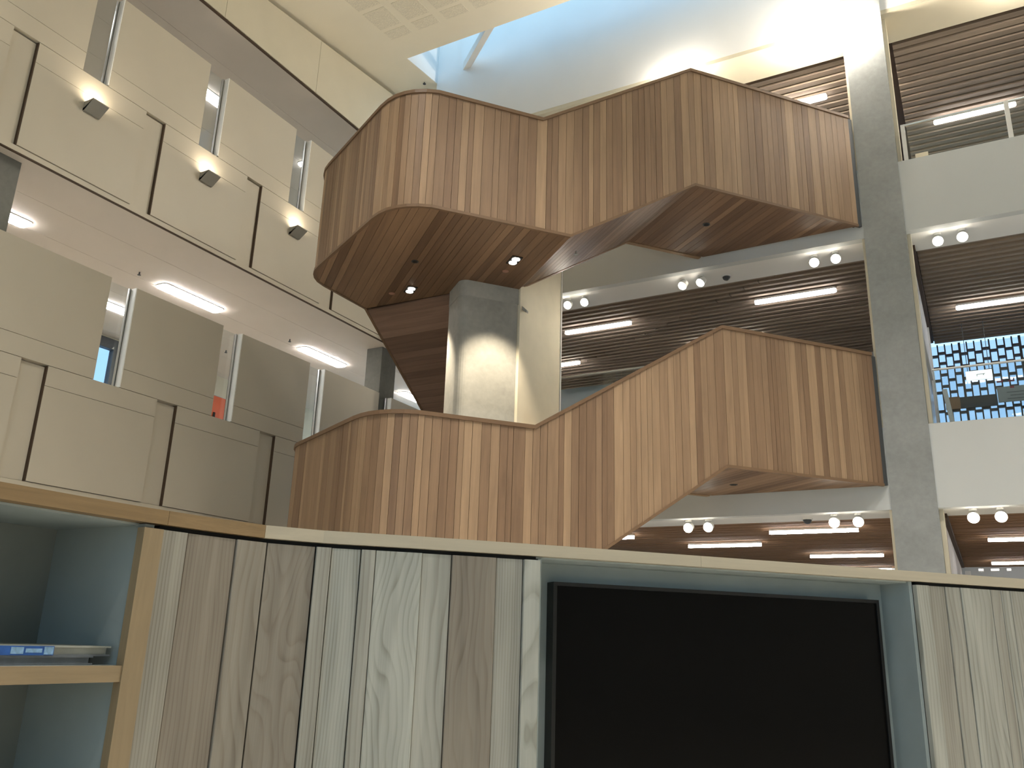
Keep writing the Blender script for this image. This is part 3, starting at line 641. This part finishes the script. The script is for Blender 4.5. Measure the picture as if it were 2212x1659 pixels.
# fittings set into the stair underside
def recess(x, y, z, r, label, mat, name, cat):
    t = thing(name, (x, y, z), label, cat)
    cyl('ring', (x, y, z-.006), r*1.15, (0, 0, 1), .008, M_DGREY if mat is M_BLACK else mat, t, 20); cyl('centre', (x, y, z-.009), r*.8, (0, 0, 1), .004, mat, t, 16)
recess(-6.56, 8.87, 5.108, .045, 'dark round recess in the middle of the upper landing underside', M_BLACK, 'ceiling_speaker', 'ceiling fitting')
recess(-7.55, 9.67, 5.108, .04, 'rosy round cap left of the left twin downlight', M_BRASS, 'fire_sprinkler', 'sprinkler')
recess(-5.55, 9.69, 5.108, .04, 'rosy round cap below the right twin downlight', M_BRASS, 'fire_sprinkler', 'sprinkler')
recess(-3.19, 11.82, 6.338, .05, 'dark round recess under the upper right landing', M_BLACK, 'ceiling_speaker', 'ceiling fitting')
recess(-3.03, 12.12, 2.278, .05, 'dark round recess under the lower right landing', M_BLACK, 'ceiling_speaker', 'ceiling fitting')
t = thing('sprinkler', (-4.66, 10.17, 5.44), 'small bright sprinkler head under the sloping upper flight', 'sprinkler')
cyl('stem', (-4.66, 10.17, 5.40), .012, (0, 0, 1), .055, M_STEEL, t, 10); cyl('plate', (-4.66, 10.17, 5.395), .03, (0, 0, 1), .006, M_STEEL, t, 14)
dd = thing('ceiling_speaker', (-7.4, 11.0, 4.39), 'dark round fitting under the descending flight left of the concrete core', 'ceiling fitting')
cyl('ring', (-7.15, 11.35, 4.13), .055, (0, .58, .81), .02, M_DGREY, dd, 18); cyl('centre', (-7.15, 11.345, 4.122), .04, (0, .58, .81), .01, M_BLACK, dd, 16)
for (x, y), lab, aim in (((-7.19, 9.66), 'twin recessed downlight left of the concrete core', (-6.75, 10.3, 2.2)), ((-5.26, 9.42), 'twin recessed downlight in front of the concrete core', (-5.95, 10.1, 2.4))):
    t = thing('downlight', (x, y, 5.1), lab, 'downlight', 'twin downlights under the landing')
    fr = [(x+SD.x*a+SN.x*b, y+SD.y*a+SN.y*b, 5.094) for a, b in ((-.075, -.13), (.075, -.13), (.075, .13), (-.075, .13))]
    extr('frame', fr, (0, 0, .012), M_BLACK, t)
    for q in (-.06, .06):
        cx_, cy_ = x+SN.x*q, y+SN.y*q
        cyl('lens', (cx_, cy_, 5.086), .055, (0, 0, 1), .008, M_DOWN, t, 18)
    lamp('downlight_beam', 'SPOT', (x, y, 5.06), 420, WARM, aim, .05, 66, .7, t)

# ------------------------------------------------------------------ concrete core under the stair, cream wall beside it
rc = .13; core = [P(4.28, -1.9, 0)[:2]]
for k in range(7):
    a = math.radians(90*k/6); core.append(P(3.38+rc-rc*math.sin(a), -1.9-rc+rc*math.cos(a), 0)[:2])
core += [P(3.38, -2.45, 0)[:2], P(4.28, -2.45, 0)[:2]]
cc = thing('column_2', P(3.8, -2.2, -1.2), 'concrete core with rounded corner lit by a scallop of warm light under the landing', 'column', kind='structure')
prism('shaft', core, -1.2, 4.86, M_CORE, cc)
c2 = [Vector((p[0], p[1], 0)) for p in core]; mid = sum(c2, Vector())/len(c2)
prism('head', [tuple(mid+(q-mid)*1.02)[:2] for q in c2], 4.86, 6.5, M_CORE, cc)
wc = thing('wall_core', (-5.8, 11.1, -1.2), 'bright cream wall beside the concrete core', 'wall', kind='structure')
box('plaster_leaf', -5.95, -5.66, 10.36, 11.78, -1.2, 6.9, M_CREAM_LIT, wc)
box('end_trim', -5.68, -5.65, 11.76, 11.80, -1.2, 6.9, M_WMETAL, wc)
extr('stub', [(-5.66, 10.42, 4.86), (-5.58, 10.42, 4.78), (-5.58, 10.42, 4.74), (-5.66, 10.42, 4.80)], (0, .05, 0), M_CORE, wc)
# small ceiling devices on the soffit strips
for (x, y, z), lab in (((-3.32, YB+.49, 6.16), 'round dome detector on the middle soffit strip'), ((-2.27, YB+.5, 1.95), 'round dome detector on the lower soffit strip')):
    t = thing('smoke_detector', (x, y, z), lab, 'smoke detector'); cyl('base', (x, y, z-.025), .08, (0, 0, 1), .025, M_WMETAL, t, 20); dome('dome', (x, y, z-.025), .065, (0, 0, -1), M_DGREY, t)

# ------------------------------------------------------------------ things at the back of the middle gallery
t = thing('notice_board', (1.1, YS-.2, 4.8), 'grey notice board with red marks and dark lines at the right edge', 'board')
box('panel', .64, 1.7, YS-.14, YS-.10, 4.86, 5.17, M_GREYB, t)
for i, (a, b) in enumerate(((.80, 1.5), (.86, 1.55), (.80, 1.5))): box('text_line', a, b, YS-.145, YS-.14, 5.04-i*.065, 5.055-i*.065, M_TEXT, t)
box('red_mark', .87, .94, YS-.145, YS-.14, 5.13, 5.17, M_RED, t)
for xa in (.66, .86): boxes('red_bracket', [(xa, xa+.11, YS-.03, YS-.002, 5.30, 5.33), (xa+.09, xa+.11, YS-.03, YS-.002, 5.33, 5.37)], M_RED, fs)
t = thing('light_box', (.33, YS-1.4, 5.0), 'bright white light box with thin dark lettering before the pierced screen', 'light box')
box('body', .12, .56, YS-1.4, YS-1.33, 5.02, 5.19, emit('light_box_face', (1, .98, .95), 1.15), t)
for a, b, c_, d_ in ((.30, .31, 5.075, 5.115), (.31, .44, 5.11, 5.118), (.41, .42, 5.085, 5.118)): box('letter_stroke', a, b, YS-1.406, YS-1.40, c_, d_, M_TEXT, t)
for xx in (.16, .52): box('hanger', xx-.006, xx+.006, YS-1.37, YS-1.36, 5.19, 6.18, M_DGREY, t)
t = thing('standing_post', (-.15, 17.2, 3.1), 'white slanting post beside the brown board', 'post')
extr('post', [(-.13, 17.0, 3.1), (-.05, 17.0, 3.1), (-.22, 17.0, 4.75), (-.30, 17.0, 4.75)], (0, .06, 0), M_REVEAL, t)
box('post_foot', -.17, -.01, 16.95, 17.11, 3.09, 3.11, M_WMETAL, t)

t = thing('wall_cabinet', (-.32, 22.2, 1.70), 'small white box on the ground floor rear wall beside the partition end', 'cabinet')
box('body', -.38, -.27, 22.22, 22.3, 1.72, 1.88, M_REVEAL, t); box('door', -.37, -.28, 22.21, 22.22, 1.73, 1.87, M_WMETAL, t)
for i, (a, b_) in enumerate(((-.11, .0), (.135, .31), (.45, .54))):
    t = thing('wall_light', (a, 22.25, 1.86), '%s of three short white lights high on the ground floor rear wall' % ('left one', 'middle one', 'right one')[i], 'wall light', 'short lights on the rear wall')
    box('body', a, b_, 22.25, 22.3, 1.87, 1.93, M_WMETAL, t); box('diffuser', a+.005, b_-.005, 22.235, 22.25, 1.885, 1.93, emit('wall_light_face', (1, .97, .93), 1.2) if i == 0 else bpy.data.materials['wall_light_face'], t)
for i, (x, y) in enumerate(((-12.17, 8.59), (-12.14, 12.27), (-13.95, 12.24))):
    t = thing('fire_sprinkler', (x, y, 5.90), ('tiny sprinkler head on the office ceiling left of the long light over the second slot', 'tiny sprinkler head on the office ceiling left of the long light by the grey column', 'tiny sprinkler head seen through the second lower glazed slot')[i], 'sprinkler')
    cyl('stem', (x, y, 5.85), .012, (0, 0, 1), .05, M_DGREY, t, 10); cyl('plate', (x, y, 5.845), .03, (0, 0, 1), .006, M_DGREY, t, 12)
t = thing('fire_sprinkler', (-9.75, 12.8, zc(12.8)), 'tiny sprinkler head on the roof ceiling beside the skylight corner', 'sprinkler')
cyl('stem', (-9.6, 12.87, zc(12.87)-.04), .012, (0, 0, 1), .04, M_DGREY, t, 10); cyl('plate', (-9.6, 12.87, zc(12.87)-.045), .035, (0, 0, 1), .006, M_DGREY, t, 12)

# ------------------------------------------------------------------ foreground: curved shelf wall
FP = [(-1.885, -.6), (-1.89, 1.09), (-1.893, 1.3), (-1.888, 1.47), (-1.865, 1.66), (-1.826, 1.84), (-1.735, 1.985), (-1.517, 2.194), (-1.193, 2.537), (.132, 4.018), (1.2, 5.21)]
FU = [0.0]
for a, b in zip(FP[:-1], FP[1:]): FU.append(FU[-1]+math.dist(a, b))
def fpat(u):
    for i in range(len(FP)-1):
        if u <= FU[i+1] or i == len(FP)-2:
            k = (u-FU[i])/(FU[i+1]-FU[i]); a, b = FP[i], FP[i+1]; return Vector((a[0]+(b[0]-a[0])*k, a[1]+(b[1]-a[1])*k, 0))
def fnorm(u, e=.03):
    d = (fpat(min(FU[-1], u+e))-fpat(max(0, u-e))).normalized(); return Vector((d.y, -d.x, 0))
def fstrip(name, us, fo, fi, z0, z1, mat, parent):
    v, f = [], []
    for u in us:
        p = fpat(u); n = fnorm(u, .08)
        for off, z in ((fo, z0), (fi, z0), (fi, z1), (fo, z1)): q = p+n*off; v.append((q.x, q.y, z))
    m = len(us)
    for i in range(m-1):
        for j in range(4): f.append((4*i+j, 4*i+(j+1) % 4, 4*i+4+(j+1) % 4, 4*i+4+j)[::-1])
    f.append((0, 1, 2, 3)); f.append((4*m-1, 4*m-2, 4*m-3, 4*m-4))
    return mesh(name, v, f, mat, parent)
def us_between(a, b): return sorted(set([a, b]+[q for q in FU if a < q < b]+[a+(b-a)*i/10 for i in range(1, 10)]))
DEP = -.38
wt = thing('worktop', (-1.2, 2.4, .27), 'continuous pale timber worktop capping the curved shelf wall', 'worktop')
for a, b, m in ((0.3, 2.136, M_CAPO), (2.137, 2.441, M_CAPO), (2.442, 3.9, M_CAPL), (3.901, FU[-1], M_CAPL)):
    fstrip('cap_segment', us_between(a, b), 0.0, DEP-.02, .27, .307, m, wt)
BASE = -1.2
def board_local(u0, u1, z0, z1, proud, color, parent):
    """flat board in its own frame: x across, z up"""
    a, b = fpat(u0+.0012), fpat(u1-.0012); d = b-a; L = d.length; ang = math.atan2(d.y, d.x); n = Vector((d.y, -d.x, 0)).normalized()
    me = bpy.data.meshes.new('board'); h = z1-z0; th = .02; c_ = .0015
    prof = [(-L/2, th), (-L/2, c_), (-L/2+c_, 0), (L/2-c_, 0), (L/2, c_), (L/2, th)]
    v = [(x, y, 0) for x, y in prof]+[(x, y, h) for x, y in prof]; k = 6
    f = [tuple(range(k))[::-1], tuple(range(k, 2*k))]+[(i, (i+1) % k, k+(i+1) % k, k+i) for i in range(k)]
    me.from_pydata(v, [], f); me.update(); me.materials.append(M_ASH)
    o = bpy.data.objects.new('board', me); COL.objects.link(o); o.color = color
    w0 = (a+b)/2+n*proud; o.parent = parent; o.location = Vector((w0.x, w0.y, z0+ZC))-WLOC[parent.name]; o.rotation_euler = (0, 0, ang)
    return o
def post_strip(name, u0, u1, z0, z1, proud, depth, mat, parent):
    return fstrip(name, [u0, u1], proud, depth, z0, z1, mat, parent)
# open bookcase at the left
bc = thing('bookcase', (-2.08, .9, BASE), 'open grey-green bookcase with oak edges at the left end', 'bookcase')
box('back_panel', -2.30, -2.27, -.5, 1.52, BASE, .27, plain('shaded_grey_green_laminate', (.22, .24, .225), .6, .06, 6), bc)  # laminate darkened to hold the shade at the back of the shelves
box('side_panel', -2.27, -1.905, 1.487, 1.515, BASE, .268, M_CARC, bc)
box('side_panel', -2.27, -1.905, -.5, -.47, BASE, .268, M_CARC, bc)
box('top_panel', -2.27, -1.93, -.47, 1.487, .264, .2695, M_CARC, bc)
post_strip('oak_post', 2.073, 2.128, BASE, .257, .0, -.03, M_OAK, bc)
box('plinth', -2.27, -1.92, -.47, 1.487, BASE, -1.1, M_CARC, bc)
for z in (-.121, -.52, -.9):
    s = box('shelf', -2.27, -1.915, -.47, 1.485, z, z+.038, M_CARC, bc); box('oak_lip', -1.914, -1.892, -.47, 1.485, z, z+.038, M_OAKY, s)
bk = thing('book', (-2.06, 1.3, -.083), 'thin grey book lying flat under the blue striped one', 'book')
box('cover', -2.17, -1.945, 1.02, 1.428, -.0825, -.079, M_SILVER, bk); box('pages', -2.165, -1.95, 1.025, 1.42, -.079, -.066, M_SILVER, bk); box('cover', -2.17, -1.945, 1.02, 1.428, -.066, -.0625, M_SILVER, bk)
bk = thing('book', (-2.06, 1.3, -.0625), 'pale book with blue printed spine lying on top of the grey one', 'book')
box('cover', -2.17, -1.945, 1.05, 1.474, -.0625, -.0585, M_SILVER, bk); box('pages', -2.165, -1.952, 1.055, 1.466, -.0585, -.043, M_PAPER, bk); box('cover', -2.17, -1.945, 1.05, 1.474, -.043, -.039, M_PAPER, bk)
sp_ = box('spine_label', -1.952, -1.943, 1.06, 1.32, -.061, -.0405, M_BLUE, bk)
box('print', -1.943, -1.942, 1.215, 1.245, -.058, -.043, M_LBLUE, sp_); box('print', -1.943, -1.942, 1.25, 1.29, -.055, -.046, M_LBLUE, sp_); box('print', -1.943, -1.942, 1.295, 1.318, -.059, -.042, M_LBLUE, sp_)
# boarded section between bookcase and screen
bs = thing('boarded_cabinet', (-1.6, 2.1, BASE), 'curved cabinet front of figured pale ash boards between bookcase and screen', 'cabinet')
fstrip('backing', us_between(2.13, 3.30), -.025, -.12, BASE, .2695, M_BLACK, bs)
BU = [2.129, 2.206, 2.357, 2.454, 2.598, 2.644, 2.733, 2.777, 2.921, 3.016, 3.162, 3.252, 3.308]
BC = [(.05, .55, .55, 1), (.1, 1.0, .45, 1), (.25, .85, .2, 1), (1.0, .95, .02, 1), (.02, .45, .5, 1), (.12, .1, .55, 1), (.03, .35, .3, 1), (.65, .0, .30, 1), (.2, .25, .25, 1), (.5, 1.0, .28, 1), (.04, .35, .6, 1), (.45, .0, .03, 1)]  # first boards turned darker by G to hold the shade at left
PRD = [-.006, -.010, -.004, -.008, .002, -.010, 0, -.004, -.012, -.006, -.012, .001]
for i in range(12): board_local(BU[i], BU[i+1], BASE, .257, PRD[i], BC[i], bs)
# screen niche
FD = Vector((math.sin(math.radians(41.818)), math.cos(math.radians(41.818)), 0)); FN = Vector((FD.y, -FD.x, 0)); FC = -2.5807
def Fp(s, t, z): v = FD*s+FN*(FC+t); return (v.x, v.y, z)
def fbox(name, s0, s1, t0, t1, z0, z1, mat, parent):
    return extr(name, [Fp(s0, t0, z0), Fp(s1, t0, z0), Fp(s1, t1, z0), Fp(s0, t1, z0)], (0, 0, z1-z0), mat, parent)
nc = thing('screen_niche', Fp(1.8, -.2, BASE), 'grey-green recess in the shelf wall holding the black screen', 'cabinet')
fbox('back_panel', 1.012, 2.545, -.20, -.17, BASE, .269, M_CARC, nc)
fbox('side_panel', 1.014, 1.026, -.17, -.03, BASE, .268, M_CARC, nc)
fbox('side_panel', 2.522, 2.5372, -.17, -.0215, BASE, .2695, M_CARC, nc)
fbox('top_panel', 1.005, 2.53, -.17, -.03, .264, .2695, M_CARC, nc)
fbox('base_panel', 1.005, 2.53, -.17, -.01, BASE, -.72, M_CARC, nc)
tv = thing('television', Fp(1.78, -.13, -.58), 'large black flat screen in the niche of the shelf wall', 'television')
fbox('body', 1.103, 2.455, -.168, -.118, -.585, .2005, M_TVB, tv)
fbox('screen', 1.116, 2.442, -.118, -.1165, -.565, .188, M_TV, tv)
for a in ((1.103, 1.116, -.585, .2005), (2.442, 2.455, -.585, .2005), (1.116, 2.442, .188, .2005), (1.116, 2.442, -.585, -.565)): fbox('bezel', a[0], a[1], -.118, -.110, a[2], a[3], M_TVB, tv)
# boarded section right of the screen
br = thing('boarded_cabinet', (.6, 4.6, BASE), 'straight cabinet front of pale ash boards at the right edge of the screen niche', 'cabinet')
fstrip('backing', us_between(4.85, FU[-1]), -.025, -.12, BASE, .2695, M_BLACK, br)
RU = [4.833, 4.896, 4.982, 5.055, 5.106, 5.209, 5.262, 5.31, 5.40, 5.47, 5.58, 5.66, 5.76, 5.9]
for i in range(len(RU)-1):
    board_local(RU[i], RU[i+1], BASE, .257, (0.0 if i == 0 else random.choice([-.004, -.008, -.012])), ((.03, .15, .4, 1) if i == 0 else (random.uniform(.05, .35), random.uniform(.1, .6), random.uniform(.2, .5), 1)), br)
